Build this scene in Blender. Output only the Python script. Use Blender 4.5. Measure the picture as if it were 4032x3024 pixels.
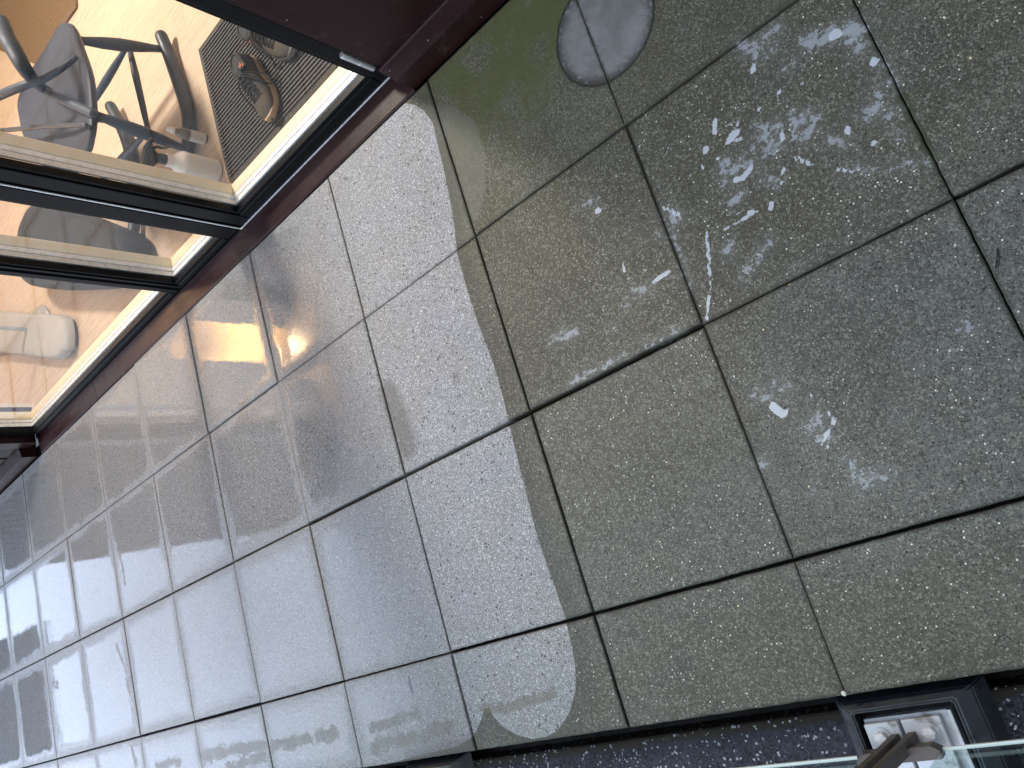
import bpy, bmesh, math, random
import numpy as np
from mathutils import Vector, Matrix, noise as mnoise

for o in list(bpy.data.objects): bpy.data.objects.remove(o)
scene = bpy.context.scene
COL = scene.collection
R_ = math.radians

# ---------------------------------------------------------------- camera
cam_d = bpy.data.cameras.new("camera"); cam = bpy.data.objects.new("camera", cam_d); COL.objects.link(cam)
RX = Vector((0.7059230, -0.2836595, -0.6490069)); DN = Vector((-0.3857698, -0.9224487, -0.0164289)); FW = Vector((-0.5940154, 0.2619649, -0.7606051))
m = Matrix((( RX.x, -DN.x, -FW.x, 1.62335), (RX.y, -DN.y, -FW.y, -1.42044), (RX.z, -DN.z, -FW.z, 1.47709), (0, 0, 0, 1)))
cam.matrix_world = m
cam_d.sensor_width = 36; cam_d.lens = 3020.1 / 4032 * 36; cam_d.clip_start = 0.02; cam_d.clip_end = 500
scene.camera = cam

# ---------------------------------------------------------------- sky, sun, exposure
SUN_EL, SUN_AZ = 34, 246      # degrees; behind thin cloud, over the open side of the terrace
w = bpy.data.worlds.new("World"); scene.world = w; w.use_nodes = True
nt = w.node_tree
sky = nt.nodes.new('ShaderNodeTexSky'); sky.sky_type = 'NISHITA'; sky.sun_disc = False
sky.sun_elevation = R_(SUN_EL); sky.sun_rotation = R_(SUN_AZ); sky.dust_density = 1.5; sky.air_density = 1.0; sky.ozone_density = 1.0

# thin broken cloud over the blue
wc = nt.nodes.new('ShaderNodeTexCoord'); wn = nt.nodes.new('ShaderNodeTexNoise'); wn.inputs['Scale'].default_value = 2.2; wn.inputs['Detail'].default_value = 4
nt.links.new(wc.outputs['Generated'], wn.inputs['Vector'])
wm = nt.nodes.new('ShaderNodeMapRange'); wm.inputs[1].default_value = .35; wm.inputs[2].default_value = .65; wm.inputs[3].default_value = .25; wm.inputs[4].default_value = .85
nt.links.new(wn.outputs[0], wm.inputs[0])
wx = nt.nodes.new('ShaderNodeMix'); wx.data_type = 'RGBA'; 
# the cloud is thinner and brighter low over the open far end of the terrace
ws = nt.nodes.new('ShaderNodeVectorMath'); ws.operation = 'DOT_PRODUCT'; nt.links.new(wc.outputs['Generated'], ws.inputs[0]); ws.inputs[1].default_value = (-.90, -.06, .43)
wb = nt.nodes.new('ShaderNodeMapRange'); wb.interpolation_type = 'SMOOTHSTEP'; wb.inputs[1].default_value = .55; wb.inputs[2].default_value = .97; nt.links.new(ws.outputs['Value'], wb.inputs[0])
wk = nt.nodes.new('ShaderNodeMix'); wk.data_type = 'RGBA'; wk.inputs[6].default_value = (4.6, 4.75, 4.9, 1); wk.inputs[7].default_value = (14.5, 18.5, 26, 1)
nt.links.new(wb.outputs[0], wk.inputs[0]); nt.links.new(wk.outputs[2], wx.inputs[7])
nt.links.new(wm.outputs[0], wx.inputs[0]); nt.links.new(sky.outputs[0], wx.inputs[6]); nt.links.new(wx.outputs[2], nt.nodes['Background'].inputs[0]); nt.nodes['Background'].inputs[1].default_value = 0.11
sd = bpy.data.lights.new("sun", 'SUN'); sd.energy = 0.5; sd.angle = R_(120); sd.color = (1, 0.97, 0.93)
so = bpy.data.objects.new("sun", sd); COL.objects.link(so)
az = R_(SUN_AZ)
dirv = Vector((math.sin(az) * math.cos(R_(SUN_EL)), math.cos(az) * math.cos(R_(SUN_EL)), math.sin(R_(SUN_EL))))
so.rotation_euler = dirv.to_track_quat('Z', 'Y').to_euler(); so.location = dirv * 20
scene.view_settings.view_transform = 'Standard'; scene.view_settings.look = 'None'
scene.view_settings.gamma = 1; scene.view_settings.exposure = 0.9
scene.render.engine = 'CYCLES'
scene.cycles.max_bounces = 10; scene.cycles.transparent_max_bounces = 16; scene.cycles.glossy_bounces = 6
scene.cycles.caustics_reflective = False; scene.cycles.caustics_refractive = False

# ---------------------------------------------------------------- measured shapes (metres, on the terrace plan)
D = {"clean":[[0.3928,0.0061],[0.4289,-0.0266],[0.4553,-0.0649],[0.4739,-0.1205],[0.4695,-0.1716],[0.4643,-0.2443],[0.4559,-0.3287],[0.4446,-0.41],[0.4219,-0.5051],[0.4194,-0.5955],[0.4207,-0.7064],[0.4301,-0.8242],[0.4306,-0.9216],[0.4186,-1.0555],[0.4113,-1.175],[0.4042,-1.2912],[0.4111,-1.4074],[0.4152,-1.4971],[0.4097,-1.5613],[0.4029,-1.603],[0.3827,-1.653],[0.3446,-1.7006],[0.294,-1.7348],[0.2521,-1.7451],[0.2055,-1.7455],[0.1556,-1.7303],[0.1158,-1.7057],[0.093,-1.678],[0.087,-1.6542],[0.067,-1.6562],[0.0412,-1.6855],[0.0015,-1.7181],[-0.0636,-1.7348],[-0.2419,-1.7416],[-0.4665,-1.7599]],
"faint":[[0.4456,-0.0372],[0.5311,-0.1011],[0.5839,-0.1607],[0.613,-0.2261],[0.6112,-0.2978],[0.5846,-0.3951],[0.4835,-0.5042],[0.4227,-0.4697]],
"hard":[[[[1.453,-0.6116],[1.4468,-0.6105]],0.0098],[[[1.2982,-0.5628],[1.2909,-0.5759]],0.0055],[[[1.4861,-0.7016]],0.0096],[[[1.3612,-0.6617],[1.3665,-0.6539]],0.0037],[[[1.3174,-0.647],[1.3201,-0.6449]],0.0049],[[[1.3102,-0.6646]],0.0065],[[[1.1857,-0.6173],[1.1758,-0.6417]],0.0054],[[[1.2005,-0.6402],[1.2156,-0.6467],[1.2333,-0.651]],0.0033],[[[1.2415,-0.6732],[1.2502,-0.6752]],0.0037],[[[1.2005,-0.6692],[1.2108,-0.6681],[1.2173,-0.6664]],0.0078],[[[1.1897,-0.6762],[1.2055,-0.6809],[1.219,-0.686]],0.0041],[[[1.2938,-0.7177],[1.2905,-0.739]],0.0052],[[[1.1448,-0.6624]],0.0083],[[[1.1471,-0.6869],[1.1703,-0.6994]],0.0029],[[[1.1245,-0.697]],0.0037],[[[1.1303,-0.6695],[1.1243,-0.6864]],0.0021],[[[1.1748,-0.756],[1.1958,-0.7614],[1.2156,-0.7503]],0.0061],[[[1.2196,-0.7885],[1.2283,-0.7744]],0.002],[[[1.2741,-0.7877]],0.0044],[[[1.2656,-0.7977]],0.0044],[[[1.2571,-0.8131]],0.0055],[[[1.2231,-0.8413],[1.2181,-0.8498]],0.0059],[[[1.2439,-0.8654],[1.242,-0.87]],0.0031],[[[1.2968,-0.7841],[1.3198,-0.8126]],0.0043],[[[1.3999,-0.7878],[1.3994,-0.793]],0.0067],[[[1.4278,-0.8391]],0.0062],[[[1.3538,-0.8442],[1.3726,-0.8619],[1.3871,-0.8732]],0.0039],[[[1.3439,-0.8322]],0.0047],[[[1.1341,-0.817],[1.1689,-0.8271],[1.1964,-0.8386]],0.0028],[[[1.1162,-0.8364],[1.1528,-0.8381],[1.1923,-0.844]],0.0032],[[[1.0799,-0.8234],[1.0665,-0.8641],[1.0519,-0.9118]],0.0032],[[[1.011,-0.7225],[1.0249,-0.7373],[1.037,-0.7612]],0.0038],[[[1.1999,-0.7231]],0.0041],[[[1.2741,-0.6537]],0.0057],[[[0.8581,-0.6414],[0.8699,-0.643]],0.0062],[[[0.8803,-0.7808],[0.8729,-0.8086]],0.0028],[[[0.8697,-0.8261],[0.8949,-0.8307],[0.9334,-0.8289],[0.9622,-0.8308]],0.0028],[[[0.9264,-0.8645],[0.9503,-0.86],[0.9742,-0.8592]],0.0051],[[[0.8135,-0.7516]],0.005],[[[0.7681,-0.7964]],0.004],[[[0.7779,-0.8087]],0.0043],[[[0.7865,-0.8658]],0.006],[[[0.8377,-0.8516]],0.0028],[[[1.0803,-0.8248],[1.0639,-0.8813],[1.0449,-0.9359]],0.0033],[[[1.0342,-0.9498]],0.0059],[[[1.0331,-0.9524],[1.0105,-0.9956]],0.0036],[[[0.8475,-0.8826],[0.8361,-0.8943]],0.0021],[[[0.8121,-0.8902],[0.8221,-0.895]],0.0017],[[[1.013,-0.724],[1.031,-0.7418],[1.0385,-0.7583]],0.0048],[[[1.0223,-1.1264]],0.0039],[[[1.0735,-1.2102],[1.0786,-1.2219],[1.087,-1.2332]],0.0084],[[[1.0921,-1.2288],[1.1131,-1.2323]],0.0024],[[[1.1494,-1.2169]],0.0055],[[[1.169,-1.262],[1.1737,-1.2745],[1.1633,-1.2904],[1.1485,-1.2971],[1.14,-1.3031]],0.0038],[[[1.1272,-1.3046],[1.1419,-1.3206]],0.0031],[[[1.1426,-1.2672]],0.0034],[[[1.1077,-1.2648],[1.1248,-1.2728]],0.0028]],
"soft":[[[[1.4007,-0.5909],[1.4275,-0.6006],[1.4536,-0.6101],[1.4886,-0.6272]],0.0156],[[[1.2914,-0.5092],[1.3134,-0.5394]],0.0127],[[[1.3378,-0.5257],[1.3668,-0.5266]],0.0093],[[[1.3265,-0.5623],[1.348,-0.5547]],0.0059],[[[1.3461,-0.6123],[1.3621,-0.6166]],0.0041],[[[1.4949,-0.6953],[1.496,-0.7298],[1.497,-0.7638]],0.0047],[[[1.3253,-0.7064],[1.317,-0.7436]],0.0104],[[[1.3415,-0.718],[1.3614,-0.7283],[1.3462,-0.7484],[1.3254,-0.7571]],0.0104],[[[1.2587,-0.6912],[1.2899,-0.7051]],0.0106],[[[1.2539,-0.712],[1.2773,-0.7359],[1.2495,-0.7409]],0.0097],[[[1.2196,-0.7128],[1.2341,-0.7145]],0.0049],[[[1.1679,-0.715],[1.187,-0.7356],[1.2139,-0.7452]],0.0114],[[[1.1544,-0.7185],[1.1547,-0.7472]],0.0098],[[[1.2362,-0.7912],[1.2461,-0.8073]],0.008],[[[1.364,-0.7874],[1.3897,-0.8125]],0.0063],[[[1.3726,-0.8619],[1.4135,-0.8849],[1.4932,-0.9212]],0.005],[[[1.4727,-0.7566],[1.4645,-0.7691]],0.0086],[[[1.4443,-0.7803],[1.4574,-0.7861]],0.0133],[[[1.4693,-0.8092],[1.4837,-0.8105]],0.007],[[[1.4658,-0.8393],[1.4774,-0.8545]],0.0054],[[[1.0306,-0.7449],[1.0321,-0.7625]],0.0108],[[[1.114,-0.8708],[1.1026,-0.8841]],0.0096],[[[1.115,-0.9491],[1.1485,-0.9326],[1.1923,-0.9074]],0.0071],[[[1.1534,-0.7987],[1.1767,-0.7892]],0.0097],[[[1.4689,-0.6362],[1.4785,-0.6594]],0.0121],[[[0.8373,-0.6046],[0.8661,-0.6166]],0.0059],[[[0.8793,-0.8503],[0.8947,-0.8686],[0.918,-0.8669]],0.0089],[[[0.8603,-0.8683],[0.8457,-0.8852]],0.0048],[[[0.6314,-0.8647],[0.6578,-0.8659],[0.6996,-0.871]],0.0109],[[[0.8631,-0.9835],[0.897,-0.9908],[0.9481,-0.9884]],0.0054],[[[1.0073,-0.738],[1.0104,-0.8184],[1.0057,-0.9157]],0.0034],[[[0.8006,-0.9136]],0.0056],[[[0.9814,-0.7747]],0.0089],[[[0.642,-0.9813],[0.7145,-0.9805],[0.7949,-0.9814]],0.0049],[[[1.0281,-0.7401],[1.03,-0.7618]],0.0116],[[[1.0493,-1.1793],[1.0764,-1.1871]],0.0077],[[[1.0962,-1.179],[1.1146,-1.1898]],0.0063],[[[1.1248,-1.2728],[1.1474,-1.2629]],0.0082],[[[1.1384,-1.2995]],0.0123],[[[1.0162,-1.3093]],0.0105],[[[1.1689,-1.3556],[1.1761,-1.4078]],0.0088],[[[1.1814,-1.395],[1.2203,-1.4021]],0.0088],[[[1.437,-1.2149]],0.0106],[[[1.0833,-1.3887]],0.0055],[[[1.1715,-1.4122]],0.0075]],
"brown":[[[[0.0594,-1.6544],[0.1487,-1.6644],[0.24,-1.6569],[0.3172,-1.6527]],0.0127],[[[-0.4161,-1.6506],[-0.309,-1.6418],[-0.1916,-1.6355]],0.0141],[[[-0.4245,-1.7034],[-0.2716,-1.6946],[-0.0764,-1.6828]],0.0192],[[[-1.5051,-1.627],[-1.2908,-1.6306],[-1.0349,-1.632]],0.0205],[[[-1.311,-1.6832],[-1.0503,-1.6718]],0.0186],[[[-0.9867,-1.642],[-0.8192,-1.6441],[-0.6003,-1.6389]],0.0192],[[[-1.8866,-1.6255],[-1.6747,-1.6349]],0.0167],[[[-2.104,-1.5361],[-2.0901,-1.6079]],0.0144],[[[-2.1044,-1.1052],[-2.059,-1.1916],[-2.0427,-1.3279],[-2.0524,-1.4769]],0.0063],[[[-2.904,-1.0519],[-2.9255,-1.1111],[-2.9103,-1.1756]],0.0129],[[[-2.8614,-1.1519]],0.0191],[[[-1.9317,-0.7113],[-1.9267,-0.7907],[-1.9271,-0.8607]],0.0096]],
"dark":[[[[-0.1924,-1.5353],[-0.1968,-1.552],[-0.1935,-1.5768]],0.0055],[[[-0.1367,-1.6624],[-0.1328,-1.6729]],0.0042]],
"stain":[[[[-0.2666,-1.7394],[-0.0729,-1.7383],[-0.0176,-1.7374]],0.0209],[[[0.0214,-0.7544],[0.0345,-0.8322],[0.0425,-0.9203]],0.0388],[[[0.2931,-0.8182]],0.011]],
"moss":[[[[1.5004,-0.7918],[1.4991,-0.8305]],0.0101],[[[1.4979,-0.8616],[1.5,-0.898],[1.4988,-0.9215]],0.0106],[[[1.5006,-1.0173],[1.4984,-1.0358]],0.0052],[[[0.4951,-0.3969],[0.4991,-0.4423],[0.4979,-0.4772]],0.0098]],
"runner1":[[-0.6956,1.1102,0.05],[-0.6972,1.0392,0.035],[-0.6818,0.8979,0.028],[-0.6667,0.7922,0.025],[-0.6614,0.7054,0.025],[-0.6828,0.6386,0.025],[-0.7105,0.5754,0.028],[-0.742,0.4977,0.035],[-0.7748,0.4735,0.045]],
"runner2":[[-1.2103,1.139,0.05],[-1.1918,1.0668,0.04],[-1.171,0.9694,0.03],[-1.1602,0.8487,0.025],[-1.1753,0.7102,0.025],[-1.2019,0.58,0.03],[-1.2518,0.4361,0.05]],
"seat":[[-0.6841,0.9979,0.42],[-0.6375,0.9356,0.42],[-0.6076,0.8188,0.42],[-0.5775,0.6804,0.42],[-0.5912,0.569,0.42],[-0.6105,0.5109,0.42],[-0.6507,0.4673,0.42],[-0.703,0.4406,0.42],[-0.8456,0.4913,0.42],[-1.0077,0.608,0.42],[-1.1507,0.7561,0.42],[-1.2044,0.8583,0.42],[-1.2179,0.9405,0.42],[-1.2169,1.0248,0.42],[-1.1487,1.0543,0.42],[-1.0301,1.0546,0.42],[-0.8657,1.0359,0.42],[-0.7441,1.0291,0.42]],
"leg1":[[-0.6744,0.9155,0.41],[-0.6874,0.9834,0.25],[-0.7142,1.0609,0.05]],
"leg2":[[-0.6446,0.5747,0.41],[-0.676,0.583,0.25],[-0.7061,0.577,0.04]],
"str1":[[-0.7589,1.0491,0.16],[-0.751,0.9213,0.16],[-0.7595,0.7602,0.15],[-0.7527,0.6368,0.15]],
"armA":[[-0.7248,0.9405,0.62],[-0.703,0.8577,0.62],[-0.6797,0.7797,0.61],[-0.6865,0.715,0.58],[-0.8008,0.7737,0.5],[-0.8771,0.8276,0.44]],
"armB":[[-0.9574,0.7971,0.6],[-0.8354,0.7493,0.58],[-0.7635,0.7254,0.56],[-0.7055,0.724,0.52],[-0.662,0.7461,0.48],[-0.6234,0.7824,0.44]],
"armC":[[-1.2965,0.9218,0.5],[-1.0495,0.7697,0.48],[-0.8438,0.6424,0.46],[-0.6282,0.5034,0.44]],
"armD":[[-0.8239,0.7768,0.47],[-0.7104,0.6564,0.46],[-0.5649,0.5058,0.44]],
"stool":[[-2.2395,0.9754],[-2.1845,1.0522],[-2.1023,1.0781],[-2.0113,1.0836],[-1.9062,1.0406],[-1.6162,0.831],[-1.2961,0.5689],[-1.163,0.4576],[-1.1242,0.3545],[-1.1649,0.3079],[-1.2394,0.284],[-1.3882,0.3189],[-1.7408,0.4878],[-2.0748,0.664],[-2.1993,0.7547],[-2.258,0.8449]],
"cushion":[[-3.0238,0.9883],[-2.7983,0.8924],[-2.5938,0.7876],[-2.1671,0.5703],[-2.0274,0.485],[-2.0101,0.3987],[-2.0443,0.322],[-2.0665,0.3341],[-2.1722,0.3287],[-2.5103,0.492],[-2.93,0.6972],[-3.1172,0.785]]}
LIT1 = [[1.5094, -1.1392, 0.004], [1.5174, -1.1247, 0.004], [1.5246, -1.1098, 0.004], [1.5199, -1.1261, 0.004], [1.5128, -1.1395, 0.004]]
LIT2 = [[1.2709, -1.71, 0.004], [1.2786, -1.702, 0.004], [1.2867, -1.697, 0.004], [1.2928, -1.6991, 0.004], [1.2954, -1.7052, 0.004]]

# ---------------------------------------------------------------- node helpers
class NT:
    def __init__(s, name):
        s.m = bpy.data.materials.new(name); s.m.use_nodes = True; s.t = s.m.node_tree
        s.b = s.t.nodes['Principled BSDF']; s.out = s.t.nodes['Material Output']
    def n(s, t, **kw):
        x = s.t.nodes.new(t)
        for k, v in kw.items(): setattr(x, k, v)
        return x
    def set(s, sock, v):
        if isinstance(v, bpy.types.NodeSocket): s.t.links.new(v, sock)
        elif isinstance(v, (tuple, list)): sock.default_value = tuple(v) + ((1,) if len(v) == 3 and len(sock.default_value) == 4 else ())
        else: sock.default_value = v
    def math(s, op, a, b=0.0, c=None):
        x = s.n('ShaderNodeMath', operation=op); s.set(x.inputs[0], a); s.set(x.inputs[1], b)
        if c is not None: s.set(x.inputs[2], c)
        return x.outputs[0]
    def add(s, a, b): return s.math('ADD', a, b)
    def mul(s, a, b): return s.math('MULTIPLY', a, b)
    def step(s, v, a, b, lo=0.0, hi=1.0):
        x = s.n('ShaderNodeMapRange', interpolation_type='SMOOTHSTEP'); s.set(x.inputs[0], v)
        for i, q in enumerate((a, b, lo, hi)): s.set(x.inputs[i + 1], q)
        return x.outputs[0]
    def mix(s, f, a, b):
        x = s.n('ShaderNodeMix', data_type='RGBA'); s.set(x.inputs[0], f); s.set(x.inputs[6], a); s.set(x.inputs[7], b); return x.outputs[2]
    def co(s):
        if not hasattr(s, '_c'): s._c = s.n('ShaderNodeTexCoord').outputs['Object']
        return s._c
    def map(s, sc=(1, 1, 1), rot=(0, 0, 0)):
        x = s.n('ShaderNodeMapping'); s.set(x.inputs[0], s.co()); x.inputs[3].default_value = sc; x.inputs[2].default_value = rot; return x.outputs[0]
    def noise(s, sc, det=3, rough=.55, vec=None, dist=0.0):
        x = s.n('ShaderNodeTexNoise'); s.set(x.inputs['Vector'], vec or s.co()); x.inputs['Scale'].default_value = sc
        x.inputs['Detail'].default_value = det; x.inputs['Roughness'].default_value = rough; x.inputs['Distortion'].default_value = dist
        return x.outputs[0]
    def vor(s, sc, vec=None):
        x = s.n('ShaderNodeTexVoronoi'); s.set(x.inputs['Vector'], vec or s.co()); x.inputs['Scale'].default_value = sc
        sp = s.n('ShaderNodeSeparateColor'); s.t.links.new(x.outputs['Color'], sp.inputs[0])
        return x.outputs['Distance'], sp.outputs
    def attr(s, name):
        x = s.n('ShaderNodeAttribute', attribute_name=name); return x.outputs['Fac']
    def bump(s, h, dist=.001, st=1.0):
        x = s.n('ShaderNodeBump'); s.set(x.inputs['Height'], h); x.inputs['Distance'].default_value = dist; s.set(x.inputs['Strength'], st); return x.outputs[0]
    def p(s, **kw):
        for k, v in kw.items(): s.set(s.b.inputs[k.replace('_', ' ')], v)
        return s.m

def simple(name, col, rough=.5, metal=0.0, var=.12, sc=30, bump=0.0, spec=.5, **kw):
    t = NT(name); n = t.noise(sc, 4); n2 = t.noise(sc * .13, 2)
    f = t.add(t.mul(n, .6), t.mul(n2, .4))
    c = t.mix(f, tuple(x * (1 - 2 * var) for x in col), tuple(min(1, x * (1 + 2 * var)) for x in col))
    t.p(Base_Color=c, Metallic=metal, Roughness=t.step(n, .3, .7, max(.02, rough - .08), min(1, rough + .08)))
    t.b.inputs['Specular IOR Level'].default_value = spec
    if bump: t.p(Normal=t.bump(n, bump))
    if kw: t.p(**kw)
    return t.m

# ---------------------------------------------------------------- paving material
def mat_paving():
    t = NT("wet_concrete_paver")
    n_f = t.step(t.noise(500, 2, .7), .30, .70); n_m = t.noise(70, 4, .65); n_b = t.noise(7, 4, .6); n_l = t.noise(2.2, 3)
    _, c1 = t.vor(460); d2, c2 = t.vor(270); d3, c3 = t.vor(125); d4, c4 = t.vor(62)
    edge = t.attr('edge'); rnd = t.attr('rnd')
    cl = t.attr('clean')
    clean = t.step(t.add(cl, t.mul(t.add(n_m, -.5), .003)), -.0008, .0012)
    faint = t.mul(t.step(t.add(t.attr('faint'), t.mul(t.add(n_m, -.5), .02)), -.004, .006), .5)
    # cleaned cement
    cc = t.mix(n_f, (.195, .202, .215), (.335, .345, .365))
    cc = t.mix(t.step(n_b, .35, .72), cc, t.mix(t.add(t.mul(n_m, .5), t.mul(n_f, .5)), (.19, .19, .18), (.32, .32, .31)))
    cc = t.mix(t.step(c1[0], .80, .84), cc, (.55, .55, .57))
    cc = t.mix(t.mul(t.step(c2[1], .80, .82), t.step(d2, .46, .36)), cc, (.085, .082, .085))
    cc = t.mix(t.mul(t.step(c3[0], .93, .94), t.step(d3, .42, .34)), cc, (.055, .052, .055))
    cc = t.mix(t.mul(t.step(c3[1], .90, .91), t.step(d3, .36, .28)), cc, (.62, .62, .62))
    # grime left on the uncleaned slabs
    g1 = t.mix(t.add(t.mul(n_m, .5), t.mul(n_f, .5)), (.050, .048, .036), (.180, .173, .142))
    gb = t.step(t.add(n_b, t.mul(t.add(n_l, -.5), .8)), .38, .66)
    g1 = t.mix(t.mul(gb, .75), g1, t.mix(t.add(t.mul(n_m, .5), t.mul(n_f, .5)), (.050, .045, .024), (.145, .132, .082)))
    # the slabs nearest the balustrade are greyer
    grey = t.attr('grey')
    g1 = t.mix(grey, g1, t.mix(t.add(t.mul(n_m, .5), t.mul(n_f, .5)), (.072, .074, .075), (.215, .220, .228)))
    n_k = t.noise(24, 5, .7); mot = t.step(n_k, .36, .64)
    g1 = t.mix(t.mul(mot, .42), g1, t.mix(n_f, (.030, .028, .022), (.080, .077, .055)))
    g1 = t.mix(t.mul(t.step(t.noise(11, 5, .7), .52, .70), .42), g1, t.mix(n_f, (.12, .12, .102), (.22, .218, .195)))
    g1 = t.mix(t.mul(t.step(t.noise(5, 5, .65), .50, .66), t.add(.50, t.mul(grey, -.35))), g1, t.mix(n_f, (.050, .050, .022), (.125, .122, .068)))
    g1 = t.mix(t.mul(rnd, .34), g1, (.058, .055, .042))
    g1 = t.mix(t.mul(t.step(t.noise(3.1, 5, .7), .48, .62), .4), g1, t.mix(n_f, (.030, .030, .024), (.075, .073, .060)))
    g1 = t.mix(t.mul(t.step(c1[0], .78, .84), .55), g1, (.20, .195, .18))
    g1 = t.mix(t.mul(t.step(c1[1], .76, .80), .8), g1, (.028, .026, .020))
    g1 = t.mix(t.mul(t.step(c2[2], .86, .88), .6), g1, (.24, .235, .215))
    dens = t.step(t.noise(8, 4, .7), .38, .60)
    g1 = t.mix(t.mul(t.mul(t.step(c2[0], .925, .93), t.step(d2, .36, .24)), dens), g1, (.6, .6, .56))
    g1 = t.mix(t.mul(t.mul(t.step(c3[2], .955, .96), t.step(d3, .24, .15)), t.add(.3, dens)), g1, (.85, .84, .8))
    g1 = t.mix(t.mul(t.step(c4[0], .980, .982), t.step(d4, .15, .10)), g1, (.80, .70, .45))
    g1 = t.mix(t.mul(t.step(c3[0], .95, .96), t.step(d3, .36, .22)), g1, (.02, .02, .02))
    gl = t.attr('green')
    g1 = t.mix(t.mul(gl, t.step(n_b, .25, .62)), g1, t.mix(n_m, (.055, .062, .016), (.10, .105, .045)))
    g1 = t.mix(faint, g1, t.mix(n_m, (.12, .12, .105), (.19, .185, .17)))
    gm = t.n('ShaderNodeMix', data_type='RGBA', blend_type='MULTIPLY'); gm.clamp_result = False; gm.inputs[0].default_value = 1; t.set(gm.inputs[6], g1); t.set(gm.inputs[7], (1.10, 1.10, 1.0)); g1 = gm.outputs[2]
    # pale disc where a pot stood
    pot = t.attr('pot')
    pm = t.step(t.add(pot, t.mul(t.add(n_m, -.5), .006)), -.001, .003)
    pcol = t.mix(t.step(n_b, .3, .7), (.175, .174, .170), (.275, .272, .268))
    pcol = t.mix(t.mul(mot, .3), pcol, (.09, .086, .085)); pcol = t.mix(t.mul(t.step(t.add(pot, t.mul(t.add(n_b, -.5), .06)), .035, .0), t.step(n_m, .34, .5)), pcol, (.055, .050, .045))
    g1 = t.mix(pm, g1, pcol)
    rim = t.mul(t.step(t.math('ABSOLUTE', t.add(pot, t.mul(t.add(n_m, -.5), .012))), .005, .001), t.step(n_b, .28, .42))
    g1 = t.mix(rim, g1, (.02, .018, .012))
    near = t.mul(t.step(cl, -.085, -.004), t.step(n_m, .30, .55)); g1 = t.mix(t.mul(near, .5), g1, t.mix(n_f, (.022, .022, .016), (.07, .068, .054)))
    col = t.mix(clean, g1, cc)
    # dirt the washer missed, at the slab edges and in streaks
    br = t.step(t.add(t.attr('brown'), t.mul(t.add(n_m, -.5), .05)), -.003, .006)
    br = t.mul(br, t.step(t.noise(16, 5, .7), .34, .52)); col = t.mix(t.mul(br, .62), col, t.mix(n_f, (.11, .09, .055), (.19, .165, .12)))
    st = t.step(t.add(t.attr('stain'), t.mul(t.add(n_m, -.5), .02)), -.02, .02)
    col = t.mix(t.mul(st, .6), col, (.10, .092, .075))
    col = t.mix(t.step(t.add(t.attr('dark'), t.mul(t.add(n_m, -.5), .004)), -.001, .001), col, (.035, .038, .05))
    ed = t.mul(t.step(t.add(edge, t.mul(t.add(n_m, -.5), .016)), .008, .001), t.step(n_b, .30, .55, .35, 1.0))
    col = t.mix(t.mul(ed, t.mix(clean, (.75, .75, .75), (.35, .35, .35))), col, t.mix(clean, (.030, .027, .017), (.10, .075, .055)))
    ms = t.mul(t.step(t.add(t.attr('moss'), t.mul(t.add(n_m, -.5), .03)), -.002, .005), .8)
    col = t.mix(ms, col, t.mix(n_f, (.025, .032, .009), (.055, .07, .02)))
    # white limescale / paint residue
    hd = t.add(t.attr('hard'), t.mul(t.add(n_m, -.5), .010)); hm = t.step(hd, -.0004, .0010)
    sf = t.add(t.add(t.add(t.attr('soft'), -.0035), t.mul(t.add(n_m, -.5), .085)), t.mul(t.add(n_f, -.5), .010)); sm = t.mul(t.step(sf, -.0005, .003), .7)
    col = t.mix(t.mul(t.step(t.add(t.attr('soft'), t.mul(t.add(n_k, -.5), .06)), -.03, .025), .22), col, (.30, .31, .31))
    col = t.mix(sm, col, (.42, .45, .48))
    col = t.mix(t.mul(hm, .88), col, t.mix(n_m, (.48, .52, .57), (.72, .75, .80)))
    # water: smooth film in the middle of each slab on the washed side, broken at the slab edges
    wet = t.attr('wet')
    film = t.mul(t.step(t.add(edge, t.add(t.mul(t.add(n_b, -.5), .07), t.mul(t.add(t.noise(30, 4), -.5), .03))), -.002, .058), t.step(t.add(wet, t.mul(t.add(t.noise(4.5, 3), -.5), .32)), .22, .72))
    film = t.mul(film, t.step(t.add(t.attr('brown'), t.add(t.mul(t.add(n_m, -.5), .05), t.mul(t.add(t.noise(16, 5, .7), -.5), .09))), .003, -.003))
    damp = t.mul(t.step(wet, 0, .5), .6)
    cw = t.math('MAXIMUM', film, t.add(damp, .25))
    crough = t.step(film, .05, .85, .42, .022)
    crough = t.math('MINIMUM', crough, t.step(hm, 0, 1, .42, .22))
    h = t.add(t.mul(n_f, .5), t.add(t.mul(n_m, .5), t.mul(d3, .35)))
    nb = t.bump(h, .0011, 1.0)
    hw = t.add(t.mul(n_m, .07), t.mul(n_b, .5))
    x = t.n('ShaderNodeBump'); t.set(x.inputs['Height'], t.mix(film, t.add(h, 0), hw)); x.inputs['Distance'].default_value = .0009
    mu = t.n('ShaderNodeMix', data_type='RGBA', blend_type='MULTIPLY'); t.set(mu.inputs[0], t.add(t.mul(film, .08), t.mul(damp, .92))); t.set(mu.inputs[6], col); t.set(mu.inputs[7], (.33, .33, .32))
    t.p(Base_Color=mu.outputs[2], Roughness=.62, Normal=nb)
    t.b.inputs['Specular IOR Level'].default_value = .35
    t.p(Coat_Weight=cw, Coat_Roughness=crough, Coat_IOR=1.46, Coat_Normal=x.outputs[0])
    return t.m

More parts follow.
